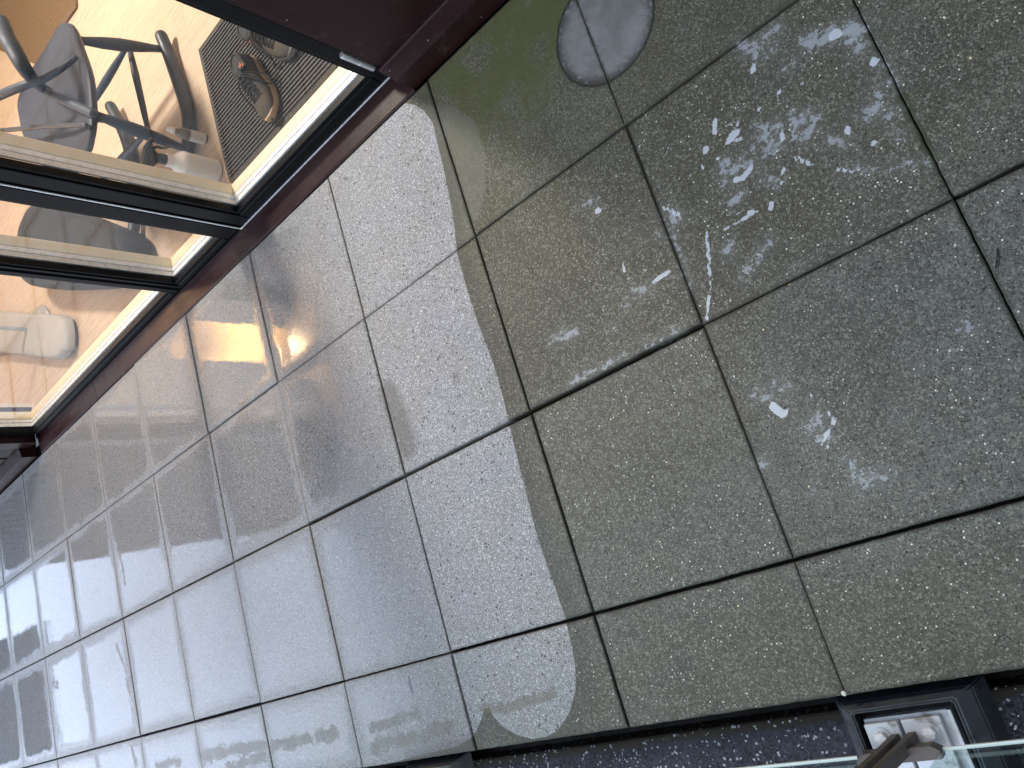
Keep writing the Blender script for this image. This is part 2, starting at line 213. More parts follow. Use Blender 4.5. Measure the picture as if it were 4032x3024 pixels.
# ---------------------------------------------------------------- mesh helpers
def link(name, me, mat=None, parent=None, smooth=False):
    o = bpy.data.objects.new(name, me); COL.objects.link(o)
    if mat: me.materials.append(mat)
    if parent: o.parent = parent
    if smooth:
        for p in me.polygons: p.use_smooth = True
    return o
def tag(o, label=None, cat=None, group=None, kind=None):
    if label: o['label'] = label
    if cat: o['category'] = cat
    if group: o['group'] = group
    if kind: o['kind'] = kind
    return o
def empty(name, loc=(0, 0, 0)):
    o = bpy.data.objects.new(name, None); COL.objects.link(o); o.location = loc; o.empty_display_size = .05; return o
class MB:
    def __init__(s): s.bm = bmesh.new()
    def box(s, x0, x1, y0, y1, z0, z1, bev=0.0, rot=None, piv=None):
        g = bmesh.ops.create_cube(s.bm, size=1)['verts']
        for v in g: v.co = Vector(((x0 + x1) / 2 + v.co.x * (x1 - x0), (y0 + y1) / 2 + v.co.y * (y1 - y0), (z0 + z1) / 2 + v.co.z * (z1 - z0)))
        if bev:
            ed = list({e for v in g for e in v.link_edges})
            r = bmesh.ops.bevel(s.bm, geom=ed, offset=bev, segments=2, affect='EDGES', profile=.5)
            g = list({v for f in r['faces'] for v in f.verts} | {v for v in g if v.is_valid})
        if rot:
            M = Matrix.Rotation(rot[0], 4, rot[1]); pv = Vector(piv)
            for v in g: v.co = pv + M @ (v.co - pv)
        return s
    def loft(s, rings, caps=True):
        prev = None; all_ = []
        for r in rings:
            vs = [s.bm.verts.new(p) for p in r]; all_.append(vs)
            if prev:
                n = len(vs)
                for i in range(n): s.bm.faces.new((prev[i], prev[(i + 1) % n], vs[(i + 1) % n], vs[i]))
            prev = vs
        if caps: s.bm.faces.new(list(reversed(all_[0]))); s.bm.faces.new(all_[-1])
        return s
    def lathe(s, prof, c=(0, 0, 0), n=24, ax=None):
        rings = []
        M = Vector(ax).to_track_quat('Z', 'Y').to_matrix() if ax else Matrix.Identity(3)
        for r, z in prof:
            rings.append([Vector(c) + M @ Vector((r * math.cos(2 * math.pi * i / n), r * math.sin(2 * math.pi * i / n), z)) for i in range(n)])
        return s.loft(rings)
    def tube(s, pts, rad, n=12, sub=6, flat=1.0):
        P = [Vector(p) for p in pts]
        if not isinstance(rad, (list, tuple)): rad = [rad] * len(P)
        Q = []; RR = []
        if sub > 1 and len(P) > 2:
            for i in range(len(P) - 1):
                a = P[max(i - 1, 0)]; b = P[i]; c = P[i + 1]; d = P[min(i + 2, len(P) - 1)]
                for k in range(sub):
                    u = k / sub
                    Q.append(.5 * ((2 * b) + (c - a) * u + (2 * a - 5 * b + 4 * c - d) * u * u + (3 * b - a - 3 * c + d) * u ** 3)); RR.append(rad[i] * (1 - u) + rad[i + 1] * u)
            Q.append(P[-1]); RR.append(rad[-1])
        else: Q, RR = P, list(rad)
        rings = []; up = None
        T0 = (Q[1] - Q[0]).normalized(); up = T0.orthogonal().normalized()
        # rounded ends
        for i, q in enumerate(Q):
            T = (Q[min(i + 1, len(Q) - 1)] - Q[max(i - 1, 0)]).normalized()
            up = (up - T * up.dot(T)).normalized(); sd_ = T.cross(up)
            if flat != 1.0:
                zz = Vector((0, 0, 1)); u2 = (zz - T * zz.dot(T)).normalized(); s2 = T.cross(u2)
                mk = lambda rr, off: [q + T * off + (s2 * math.cos(2 * math.pi * k / n) * rr + u2 * math.sin(2 * math.pi * k / n) * rr * flat) for k in range(n)]
            else:
                mk = lambda rr, off: [q + T * off + (up * math.cos(2 * math.pi * k / n) + sd_ * math.sin(2 * math.pi * k / n)) * rr for k in range(n)]
            if i == 0:
                for a in (80, 50, 25): rings.append(mk(RR[0] * math.cos(R_(a)), -RR[0] * math.sin(R_(a))))
            rings.append(mk(RR[i], 0))
            if i == len(Q) - 1:
                for a in (25, 50, 80): rings.append(mk(RR[-1] * math.cos(R_(a)), RR[-1] * math.sin(R_(a))))
        return s.loft(rings)
    def build(s, name, mat=None, parent=None, smooth=False):
        bmesh.ops.recalc_face_normals(s.bm, faces=s.bm.faces)
        me = bpy.data.meshes.new(name); s.bm.to_mesh(me); s.bm.free()
        o = link(name, me, mat, parent, smooth)
        if smooth:
            me.set_sharp_from_angle(angle=R_(40))
        return o
def smooth_poly(P, k=4):
    P = [Vector((p[0], p[1], 0)) for p in P]; n = len(P); out = []
    for i in range(n):
        a, b, c, d = P[i - 1], P[i], P[(i + 1) % n], P[(i + 2) % n]
        for j in range(k):
            u = j / k
            out.append(.5 * ((2 * b) + (c - a) * u + (2 * a - 5 * b + 4 * c - d) * u * u + (3 * b - a - 3 * c + d) * u ** 3))
    return out
def pillow(mb, poly, z0, z1, r, flat=.0):
    P = smooth_poly(poly); C = sum(P, Vector()) / len(P)
    rings = []
    H = z1 - z0
    for f, zf in ((.75, 0), (.93, .06), (1, .25), (1.0, .6), (.975, .82), (.93, .93), (.84, .985), (.6, 1.0 + flat), (.25, 1.0 + flat * 1.5)):
        rings.append([C + (p - C) * f + Vector((0, 0, z0 + H * zf)) for p in P])
    mb.loft(rings); return mb

# ================================================================ LARGE STRUCTURE
T = .5
WALL_Y = .004
def seg_dist(px, py, pts):
    d = np.full(px.shape, 1e9)
    pts = np.array(pts, float)
    if len(pts) == 1: return np.hypot(px - pts[0, 0], py - pts[0, 1])
    for a, b in zip(pts[:-1], pts[1:]):
        ab = b - a; L = (ab ** 2).sum() + 1e-12
        u = np.clip(((px - a[0]) * ab[0] + (py - a[1]) * ab[1]) / L, 0, 1)
        d = np.minimum(d, np.hypot(px - a[0] - u * ab[0], py - a[1] - u * ab[1]))
    return d
def in_poly(px, py, poly):
    ins = np.zeros(px.shape, bool); n = len(poly)
    for i in range(n):
        x1, y1 = poly[i]; x2, y2 = poly[(i + 1) % n]
        if y1 == y2: continue
        c = ((y1 > py) != (y2 > py)) & (px < (x2 - x1) * (py - y1) / (y2 - y1) + x1)
        ins ^= c
    return ins
def field(px, py, strokes):
    f = np.full(px.shape, -.2)
    for pts, r in strokes:
        A = np.array(pts); m_ = .2
        sel = (px > A[:, 0].min() - m_) & (px < A[:, 0].max() + m_) & (py > A[:, 1].min() - m_) & (py < A[:, 1].max() + m_)
        if sel.any(): f[sel] = np.maximum(f[sel], r - seg_dist(px[sel], py[sel], pts))
    return f
CLEAN = D['clean']
CP = [(-9, .3), (CLEAN[0][0] - .02, .3)] + [tuple(p) for p in CLEAN] + [(CLEAN[-1][0], -2.2), (-9, -2.2)]
def sm(x, a, b):
    u = np.clip((x - a) / (b - a), 0, 1); return u * u * (3 - 2 * u)
def build_paving():
    rng = random.Random(7)
    V = []; F = []; A = {k: [] for k in ('edge', 'rnd', 'clean', 'faint', 'hard', 'soft', 'brown', 'dark', 'stain', 'moss', 'pot', 'wet', 'grey', 'green')}
    base = 0
    rowgap = {(1, c): .002 for c in range(-20, 20)}
    rowgap.update({(2, c): .0036 for c in range(-20, 20)}); rowgap.update({(3, c): .0034 for c in range(-20, 20)})
    for c in (-1, 0, 1): rowgap[(2, c)] = .0058
    rowgap[(2, 2)] = .0016; rowgap[(1, -2)] = .003; rowgap[(3, 0)] = .0042; rowgap[(3, 1)] = .0038; rowgap[(3, -4)] = .0042; rowgap[(3, -3)] = .005; rowgap[(3, -5)] = .0036; rowgap[(3, -1)] = .0022; rowgap[(3, -2)] = .003
    colgap = {1: .0034, 0: .0024, 2: .0005, 3: .0014, -1: .0009, -2: .0024, -3: .0010, -4: .0017, -5: .0009}
    lift = {(0, 1): .004, (0, 2): .005, (0, -2): .003, (0, -3): .003, (1, 1): .002, (2, 2): -.001}
    for c in range(-13, 8):
        for r in range(4):
            x0 = c * T + colgap.get(c, .0019); x1 = (c + 1) * T - colgap.get(c + 1, .0019)
            y1 = WALL_Y if r == 0 else -r * T - rowgap.get((r, c), .002)
            y0 = -(r + 1) * T + rowgap.get((r + 1, c), .002) if r < 3 else -1.752
            st = .0085 if -5 <= c <= 4 else .03
            def axis(a, b):
                n = max(4, int(round((b - a - .006) / st)))
                return np.concatenate([[a, a + .0015], np.linspace(a + .004, b - .004, n), [b - .0015, b]])
            X = axis(x0, x1); Y = axis(y0, y1); nx, ny = len(X), len(Y)
            gx, gy = np.meshgrid(X, Y, indexing='ij')
            ed = np.minimum.reduce([gx - x0, x1 - gx, gy - y0, y1 - gy])
            tz = lift.get((r, c), 0) + rng.uniform(-.0012, .0012); tx = rng.uniform(-.003, .003); ty = rng.uniform(-.003, .003)
            z = tz + tx * (gx - (x0 + x1) / 2) + ty * (gy - (y0 + y1) / 2) - .0016 * (ed < .0005) - .0003 * ((ed > .0005) & (ed < .002))
            # shallow pools: a slab dips a hair in the middle
            jx = gx + 0.0; jy = gy + 0.0
            bd = (ed < .0005)
            nz = np.array([mnoise.noise(Vector((a * 55, b * 55, 3))) for a, b in zip(gx[bd], gy[bd])])
            jx[bd] += nz * .0013; jy[bd] += nz * .0013
            Pt = np.stack([jx.ravel(), jy.ravel(), z.ravel()], 1)
            idx = (np.arange(nx * ny).reshape(nx, ny)) + base
            f = np.stack([idx[:-1, :-1].ravel(), idx[1:, :-1].ravel(), idx[1:, 1:].ravel(), idx[:-1, 1:].ravel()], 1)
            ringi = np.concatenate([idx[:, 0], idx[-1, 1:], idx[-2::-1, -1], idx[0, -2:0:-1]])
            rp = Pt[ringi - base].copy(); rp[:, 2] -= .040
            nb = base + nx * ny; k = len(ringi); rb = np.arange(k) + nb
            side = np.stack([ringi, rb, np.roll(rb, -1), np.roll(ringi, -1)], 1)
            V.append(Pt); V.append(rp); F.append(f); F.append(side)
            ax_ = np.concatenate([gx.ravel(), rp[:, 0]]); ay = np.concatenate([gy.ravel(), rp[:, 1]])
            e2 = np.concatenate([ed.ravel(), np.zeros(k)])
            A['edge'].append(e2); A['rnd'].append(np.full(len(ax_), rng.random()))
            dc = seg_dist(ax_, ay, CLEAN); inside = in_poly(ax_, ay, CP); A['clean'].append(np.where(inside, dc, -dc))
            FP = D['faint']; df = seg_dist(ax_, ay, FP + [FP[0]]); A['faint'].append(np.where(in_poly(ax_, ay, FP), df, -df))
            for kk in ('hard', 'soft', 'brown', 'dark', 'stain', 'moss'): A[kk].append(field(ax_, ay, D[kk]))
            A['pot'].append(.134 - np.hypot((ax_ - 1.037), (ay + .253)))
            ins = np.where(inside, dc, -dc)
            wt = sm(-ax_, -.25, .75) * (inside) * .9 + .06
            A['wet'].append(wt)
            A['grey'].append(np.clip(sm(-ay, .9, 1.1) * (1 - .8 * sm(-ay, 1.5, 1.6)) * (.45 + .5 * sm(ax_, .9, 1.3)) + .2 * sm(ax_, 1.5, 1.9), 0, 1))
            A['green'].append(sm(ay, -.42, -.12) * (1 - sm(np.abs(ax_ - .78), .1, .45)) * .95 + .25 * sm(ay, -.75, -.2) * (ax_ > .2))
            base = nb + k
    V = np.concatenate(V); F = np.concatenate(F)
    me = bpy.data.meshes.new("pavement")
    me.vertices.add(len(V)); me.vertices.foreach_set('co', V.ravel().astype(np.float32))
    me.loops.add(len(F) * 4); me.loops.foreach_set('vertex_index', F.ravel().astype(np.int32))
    me.polygons.add(len(F)); me.polygons.foreach_set('loop_start', (np.arange(len(F)) * 4).astype(np.int32))
    me.update(calc_edges=True); me.validate()
    for k_, v in A.items():
        at = me.attributes.new(k_, 'FLOAT', 'POINT'); at.data.foreach_set('value', np.concatenate(v).astype(np.float32))
    o = link("pavement", me, mat_paving()); tag(o, kind='structure'); return o
build_paving()

M = {}
t = NT("black_coated_metal"); n = t.noise(25, 3); nn = t.noise(260, 2); t.p(Base_Color=t.mix(n, (.0035, .004, .005), (.006, .0068, .008)), Roughness=.34, Normal=t.bump(nn, .00006)); t.b.inputs['Specular IOR Level'].default_value = .14; M['black'] = t.m
def mat_burg():
    t = NT("burgundy_coated_metal"); n = t.noise(9, 4, .6); n2 = t.noise(160, 3); d, c = t.vor(90)
    col = t.mix(n, (.0125, .0036, .0042), (.020, .006, .0068))
    sp = t.mul(t.step(c[0], .972, .976), t.step(d, .18, .10))
    sc = t.mul(t.step(t.noise(14, 6, .75), .55, .70), t.step(n2, .42, .62))
    col = t.mix(t.mul(sc, .5), col, (.11, .08, .078)); col = t.mix(sp, col, (.5, .5, .5))
    t.b.inputs['Specular IOR Level'].default_value = .22; return t.p(Base_Color=col, Roughness=t.step(n, .3, .7, .32, .44), Normal=t.bump(t.add(n2, t.mul(n, 4)), .0003))
M['burg'] = mat_burg()
def mat_felt():
    t = NT("mineral_roofing_felt"); _, c = t.vor(240); d, c3 = t.vor(150); n = t.noise(9, 4); nf = t.noise(300, 2); nm = t.noise(60, 4)
    col = t.mix(c[0], (.003, .004, .006), (.045, .051, .070)); col = t.mix(t.step(n, .4, .7), col, t.mix(c[1], (.012, .014, .02), (.055, .06, .082)))
    sx = t.n('ShaderNodeSeparateXYZ'); t.set(sx.inputs[0], t.co())
    up = t.step(t.add(sx.outputs[1], t.mul(t.add(nm, -.5), .02)), -1.815, -1.797)
    col = t.mix(up, col, t.mix(nm, (.006, .005, .004), (.03, .024, .013)))
    col = t.mix(t.step(c[1], .95, .97), col, (.30, .31, .36)); col = t.mix(t.mul(t.step(c3[0], .95, .96), t.step(d, .26, .16)), col, (.6, .62, .62))
    t.b.inputs['Specular IOR Level'].default_value = .2; return t.p(Base_Color=col, Roughness=.7, Normal=t.bump(c[0], .0012))
M['felt'] = mat_felt()
M['rubber'] = simple("black_rubber_membrane", (.016, .020, .028), .33, var=.35, sc=35, bump=.0008)
M['under'] = simple("dark_membrane", (.008, .008, .008), .8)
M['concrete'] = simple("rendered_concrete", (.22, .21, .2), .85, sc=12, bump=.002)
M['plaster'] = simple("warm_white_plaster", (.75, .70, .62), .8, sc=6)
M['alu'] = simple("anodised_aluminium", (.85, .88, .92), .3, metal=.35, var=.06, sc=90)
M['spacer'] = simple("pale_glazing_spacer", (.80, .81, .84), .3, metal=.1, var=.06, sc=50)
M['steel'] = simple("brushed_hinge_steel", (.50, .51, .54), .38, metal=.7, var=.08, sc=60)
def mat_galv():
    t = NT("galvanised_plate"); n = t.noise(45, 5, .65); n2 = t.noise(18, 4, .6, dist=1.0); nf = t.noise(200, 2)
    col = t.mix(n, (.46, .50, .54), (.70, .74, .78)); col = t.mix(t.mul(t.step(n2, .54, .68), .7), col, (.16, .13, .07))
    return t.p(Base_Color=col, Metallic=.25, Roughness=t.step(n, .3, .7, .35, .6), Normal=t.bump(nf, .0003))
M['galv'] = mat_galv()
M['bronze'] = simple("brown_weathered_flat_bar", (.092, .083, .075), .55, var=.35, sc=120, bump=.0004)
def mat_wood(name, a, b, axis=(1, 12, 12), rough=.45, boards=None):
    t = NT(name); v = t.map(axis); n = t.noise(6, 5, .6, vec=v, dist=.6); n2 = t.noise(40, 3, .6, vec=v)
    col = t.mix(t.add(t.mul(n, .7), t.mul(n2, .3)), a, b)
    return t, col, n2
t, col, n2 = mat_wood("oiled_pine_frame", (.68, .57, .40), (.86, .76, .58)); M['timber'] = t.p(Base_Color=col, Roughness=.42, Normal=t.bump(n2, .0002))
def mat_floor():
    t = NT("oak_floor_boards")
    v = t.map((1, 1, 1)); br = t.n('ShaderNodeTexBrick'); br.offset = .37; t.set(br.inputs['Vector'], v)
    br.inputs['Scale'].default_value = 1; br.inputs['Brick Width'].default_value = 1.6; br.inputs['Row Height'].default_value = .17; br.inputs['Mortar Size'].default_value = .0015; br.inputs['Bias'].default_value = 0
    t.set(br.inputs['Color1'], (.50, .375, .285)); t.set(br.inputs['Color2'], (.56, .43, .33)); t.set(br.inputs['Mortar'], (.25, .17, .11))
    g = t.noise(7, 5, .6, vec=t.map((1.2, 14, 1)), dist=.8); g2 = t.noise(60, 3, .6, vec=t.map((1, 10, 1)))
    col = t.mix(t.step(g, .3, .75), br.outputs[0], (.38, .275, .19)); col = t.mix(t.mul(g2, .35), col, (.56, .45, .34))
    return t.p(Base_Color=col, Roughness=t.step(g, .2, .8, .32, .48), Normal=t.bump(g2, .0002))
M['floor'] = mat_floor()
def mat_glass(name="clear_glazing", tint=(.97, .985, .98), ior=1.36):
    t = NT(name); fr = t.n('ShaderNodeFresnel'); 
    ge = t.n('ShaderNodeNewGeometry'); t.set(fr.inputs[0], t.add(ior, t.mul(ge.outputs['Backfacing'], 1 / ior - ior)))
    tr = t.n('ShaderNodeBsdfTransparent'); tr.inputs[0].default_value = (*tint, 1)
    gl = t.n('ShaderNodeBsdfGlossy'); gl.inputs['Roughness'].default_value = .012
    mx = t.n('ShaderNodeMixShader'); t.t.links.new(fr.outputs[0], mx.inputs[0]); t.t.links.new(tr.outputs[0], mx.inputs[1]); t.t.links.new(gl.outputs[0], mx.inputs[2])
    t.t.links.new(mx.outputs[0], t.out.inputs[0]); return t.m
M['glass'] = mat_glass()
M['rail_glass'] = mat_glass("green_tinted_toughened_glass", (.86, .94, .92), 1.4)
M['glass_edge'] = simple("bright_glass_edge", (.86, .95, .96), .12, var=.05)
M['clad'] = simple("dark_vertical_cladding", (.033, .0315, .030), .75, var=.25, sc=10)

# roof substrate under the slabs, felt gutter, terrace edge
mb = MB(); mb.box(-6.6, 4.1, -1.70, .12, -.25, -.055); mb.box(-6.6, 4.1, -1.80, -1.70, -.25, -.11); tag(mb.build('roof_deck', M['under']), kind='structure')
mb = MB(); mb.box(-6.6, 4.1, -2.32, -1.787, -.25, -.050, .006); mb.box(-6.6, 4.1, -2.38, -2.321, -.25, -.02, .008)
tag(mb.build('roof_edge', M['felt']), kind='structure')
mb = MB(); mb.box(-60, 60, -80, 40, -3.4, -3.2); tag(mb.build('ground', simple("asphalt_yard", (.06, .06, .06), .85, sc=8)), kind='structure')

# ---- the room behind the glass
FZ = -.001
mb = MB(); mb.box(-4.2, 2.2, .262, 4.4, -.05, FZ); tag(mb.build('floor', M['floor']), kind='structure')
mb = MB(); mb.box(-4.3, 2.3, 4.4, 4.5, -.05, 2.5); mb.box(-4.3, -4.2, .30, 4.399, -.05, 2.5); mb.box(2.2, 2.3, .30, 4.399, -.05, 2.5)
mb.box(-4.2, -2.70, .262, .299, FZ, 2.5); mb.box(.46, 2.2, .262, .299, FZ, 2.5); mb.box(-2.699, .459, .262, .299, 2.22, 2.5)
tag(mb.build('interior_wall', M['plaster']), kind='structure')
mb = MB(); mb.box(-4.3, 2.3, .262, 4.5, 2.501, 2.6); tag(mb.build('ceiling', M['plaster']), kind='structure')

# ---- the house front
H = empty('house', (0, .1, 0)); tag(H, "burgundy metal clad house front with tall glazing in black frames", "house")
def hp(mb, name, mat, parent=None, smooth=False):
    o = mb.build(name, mat, parent or H, smooth)
    if (parent or H) is H: o.matrix_parent_inverse = Matrix.Translation((0, -.1, 0))
    return o
# right cladding
XR = .418
mb = MB(); mb.box(XR + .016, 4.1, .072, .26, .088, 5.2, .002); mb.box(XR - .001, XR + .013, .080, .26, .088, 2.23, .0015); mb.box(-2.68, XR + .013, .080, .26, 2.231, 5.2)
hp(mb, 'wall', M['burg'])
def flashing(mb, x0, x1, lx0=0, lx1=0):
    prof = [(.014, .000), (.012, .072), (.066, .086), (.071, .0885), (.12, .0885), (.12, .0)]
    mb.loft([[(x0 + (lx0 if i in (2, 3, 4) else 0), y, z) for i, (y, z) in enumerate(prof)], [(x1, y, z) for y, z in prof]])
mb = MB(); flashing(mb, XR + .030, 4.1, -.036); hp(mb, 'base_flashing', M['burg'])
# left cladding, with its own base
XL = -2.652
mb = MB(); mb.box(-6.1, XL - .095, .080, .26, .088, 5.2); hp(mb, 'wall', M['under'])
mb = MB(); a = XL - .0955; rb = random.Random(3)
while a > -6.0:
    wd = min(.142, a + 6.1); mb.box(a - wd, a, .062 + rb.uniform(0, .003), .0795, .095, 5.19, .003); a -= .174
hp(mb, 'cladding_board', M['clad'])
mb = MB(); mb.box(XL - .094, XL + .001, .060, .26, .03, 2.24, .002); hp(mb, 'corner_trim', M['burg'])
mb = MB(); flashing(mb, -6.1, XL - .096, 0); hp(mb, 'base_flashing', M['burg'])
# sill
mb = MB()
def sill(x0, x1):
    prof = [(.006, -.012), (.004, .0035), (.012, .0060), (.060, .0105), (.088, .0145), (.0985, .0165), (.0985, -.012)]
    mb.loft([[(x0, y, z) for y, z in prof], [(x1, y, z) for y, z in prof]])
sill(-1.9045, .448); sill(XL - .02, -1.9075)
hp(mb, 'window_sill', M['burg'])

def frame(mb, x0, x1, z0, z1, y0, y1, wl, wr, wb, wt, bev=.0015):
    mb.box(x0, x0 + wl, y0, y1, z0, z1, bev); mb.box(x1 - wr, x1, y0, y1, z0, z1, bev)
    mb.box(x0 + wl - .0005, x1 - wr + .0005, y0 + .0003, y1 - .0003, z0, z0 + wb, bev); mb.box(x0 + wl - .0005, x1 - wr + .0005, y0 + .0003, y1 - .0003, z1 - wt, z1, bev)
def glazed(name, x0, x1, gx0, gx1, gz, door=False, label=None):
    """x0..x1 outer frame, gx0..gx1 daylight opening, gz sight line height"""
    mb = MB(); zt = 2.19
    frame(mb, x0, x1, .012, 2.23, .104, .128, gx0 - x0, x1 - gx1, gz - .012, .07)
    # stepped profile: raised lip round the opening
    for a, b, c, d in ((x0 + .008, gx0 - .014, .022, 2.2), (gx1 + .014, x1 - .008, .022, 2.2)):
        if b - a > .012: mb.box(a, b, .0985, .1045, c, d, .002)
    mb.box(gx0 - .01, gx1 + .01, .0985, .1045, .022, gz - .014, .002)
    o = hp(mb, name, M['black'])
    if label: o['label'] = label
    o2 = MB(); o2.box(gx0 - .005, gx1 + .005, .1285, .1325, gz - .004, 2.165)
    g = o2.build('glass_pane', M['glass'], o)
    s = MB(); frame(s, gx0 - .006, gx1 + .006, gz - .006, 2.166, .133, .151, .008, .008, .008, .008, 0)
    frame(s, gx0 - .006, gx1 + .006, gz - .006, 2.166, .1535, .170, .009, .009, .009, .009, 0); s.build('glazing_spacer', M['spacer'], o)
    f = MB(); d = gz + .002
    frame(f, gx0 - .03, gx1 + .03, .004, 2.18, .172, .214, .034, .034, d - .004, .034, .004); f.build('timber_frame', M['timber'], o)
    return o
d = glazed('door', -.486, .410, -.408, .344, .076, True, "wide glazed door leaf with a silver hinge")
mb = MB(); mb.box(-.494, .412, .0945, .0990, .0168, .0190); mb.box(-.4950, -.4910, .0955, .0990, .0191, 2.2); mb.build('drip_strip', M['alu'], d)
mb = MB(); ax_, ay_ = .4015, .0845
mb.lathe([(.004, 0), (.0095, .0015), (.0095, .052), (.0085, .053), (.0085, .055), (.0095, .056), (.0095, .110), (.008, .1125), (.003, .113)], (ax_, ay_, .094), 20)
mb.build('hinge', M['steel'], d, True)
glazed('window', -.972, -.497, -.937, -.585, .056, label="narrow fixed pane beside the hinged leaf")
glazed('window', -2.640, -.974, -2.600, -1.020, .056, label="widest pane at the far end")
mb = MB(); mb.box(-2.70, .46, .100, .26, -.012, .0115); hp(mb, 'threshold', M['black'])

# ---- neighbour beyond the far end of the terrace
nb = empty('neighbour_building', (-10.5, -1, -3.2)); tag(nb, "low dark brown building past the far end of the terrace", "building")
mb = MB(); mb.box(-13, -10, -1.4, -.02, -3.2, 2.15); o = mb.build('wall', simple("dark_brick", (.06, .05, .045), .8, sc=9)); o.parent = nb; o.matrix_parent_inverse = Matrix.Translation((10.5, 1, 3.2))
mb = MB(); mb.box(-13.1, -9.9, -1.5, .08, 2.151, 2.25, .01); o = mb.build('roof', M['under']); o.parent = nb; o.matrix_parent_inverse = Matrix.Translation((10.5, 1, 3.2))

# ================================================================ INTERIOR OBJECTS
# warm lamp just inside the far window
lamp = empty('floor_lamp', (-2.45, .62, 0)); tag(lamp, "lit floor lamp with a warm tall paper shade inside the far window", "lamp")
mb = MB(); mb.lathe([(.001, 0), (.13, 0), (.135, .008), (.12, .022), (.02, .03), (.011, .05), (.011, .80), (.001, .805)], (0, 0, 0), 24); mb.build('stand', M['steel'], lamp, True)
t = NT("lamp_shade_fabric"); n = t.noise(200, 2); sz = t.n('ShaderNodeSeparateXYZ'); t.set(sz.inputs[0], t.co()); t.set(t.b.inputs['Emission Strength'], t.add(2.2, t.mul(t.step(t.math('ABSOLUTE', t.add(sz.outputs[2], -1.16)), .34, .0), 12))); t.p(Base_Color=(.8, .6, .35), Emission_Color=(1, .47, .12), Roughness=.8, Normal=t.bump(n, .0005))
mb = MB(); mb.lathe([(.08, .74), (.12, .74), (.12, 1.50), (.08, 1.50)], (0, 0, 0), 32); mb.build('lamp_shade', t.m, lamp, True)
ld = bpy.data.lights.new("lamp_bulb", 'POINT'); ld.energy = 16; ld.color = (1, .70, .40); ld.shadow_soft_size = .05
lo = bpy.data.objects.new("lamp_bulb", ld); COL.objects.link(lo); lo.parent = lamp; lo.location = (0, 0, 1.60)
# added ceiling light, out of view, to brighten the indoor floor evenly
cl = empty('added_ceiling_light', (-.9, 1.9, 2.5)); tag(cl, "added round ceiling light, out of view, that brightens the room floor", "ceiling light")
t = NT("added_light_diffuser"); t.p(Base_Color=(.9, .85, .75), Emission_Color=(1, .74, .48), Emission_Strength=9)
mb = MB(); mb.lathe([(.001, -.075), (.14, -.07), (.19, -.045), (.2, -.02), (.2, -.001), (.001, 0)], (0, 0, 0), 32); mb.build('diffuser', t.m, cl, True)
ld = bpy.data.lights.new("added_ceiling_fill", 'AREA'); ld.shape = 'DISK'; ld.size = .5; ld.energy = 84; ld.color = (1, .90, .80)
lo = bpy.data.objects.new("added_ceiling_fill", ld); COL.objects.link(lo); lo.parent = cl; lo.location = (0, 0, -.1)

# door mat
def mat_mat():
    t = NT("ribbed_rubber_mat"); n = t.noise(60, 3); v = t.n('ShaderNodeTexWave'); v.wave_type = 'BANDS'; v.bands_direction = 'X'; t.set(v.inputs['Vector'], t.co()); v.inputs['Scale'].default_value = 28; v.inputs['Distortion'].default_value = .4
    dust = t.step(t.noise(4, 4), .40, .65)
    col = t.mix(n, (.014, .013, .012), (.036, .032, .029)); col = t.mix(t.mul(dust, .4), col, (.065, .052, .038))
    return t.p(Base_Color=col, Roughness=.75, Normal=t.bump(t.add(t.mul(v.outputs[0], .6), n), .001))
MM = mat_mat()
mt = empty('door_mat', (-.18, .62, 0)); tag(mt, "dark ribbed rubber door mat lying inside the door under the shoes", "door mat")
x0, x1, y0, y1 = -.345, .36, -.325, .31
mb = MB(); rr = .03; pts = []
for cx, cy, a0 in ((x1 - rr, y1 - rr, 0), (x0 + .005, y1 - .005, 90), (x0 + rr, y0 + rr, 180), (x1 - rr, y0 + rr, 270)):
    q = .005 if a0 == 90 else rr
    for a in range(0, 91, 15): pts.append((cx + q * math.cos(R_(a0 + a)), cy + q * math.sin(R_(a0 + a))))
pts = [(x + .006 * math.sin(y * 14), y) for x, y in pts]
mb.loft([[(x, y, 0) for x, y in pts], [(x, y, .006) for x, y in pts], [(x * .985, y * .985, .007) for x, y in pts]]); mb.build('mat_base', MM, mt)
mb = MB(); yy = y0 + .028
while yy < y1 - .02:
    xx = x0 + .022
    mb.box(x0 + .018, x1 - .018, yy, yy + .0055, .0068, .0125, .0008)
    yy += .0165
mb.build('rib', simple("mat_rib_rubber", (.060, .054, .050), .6, var=.25, sc=50), mt)

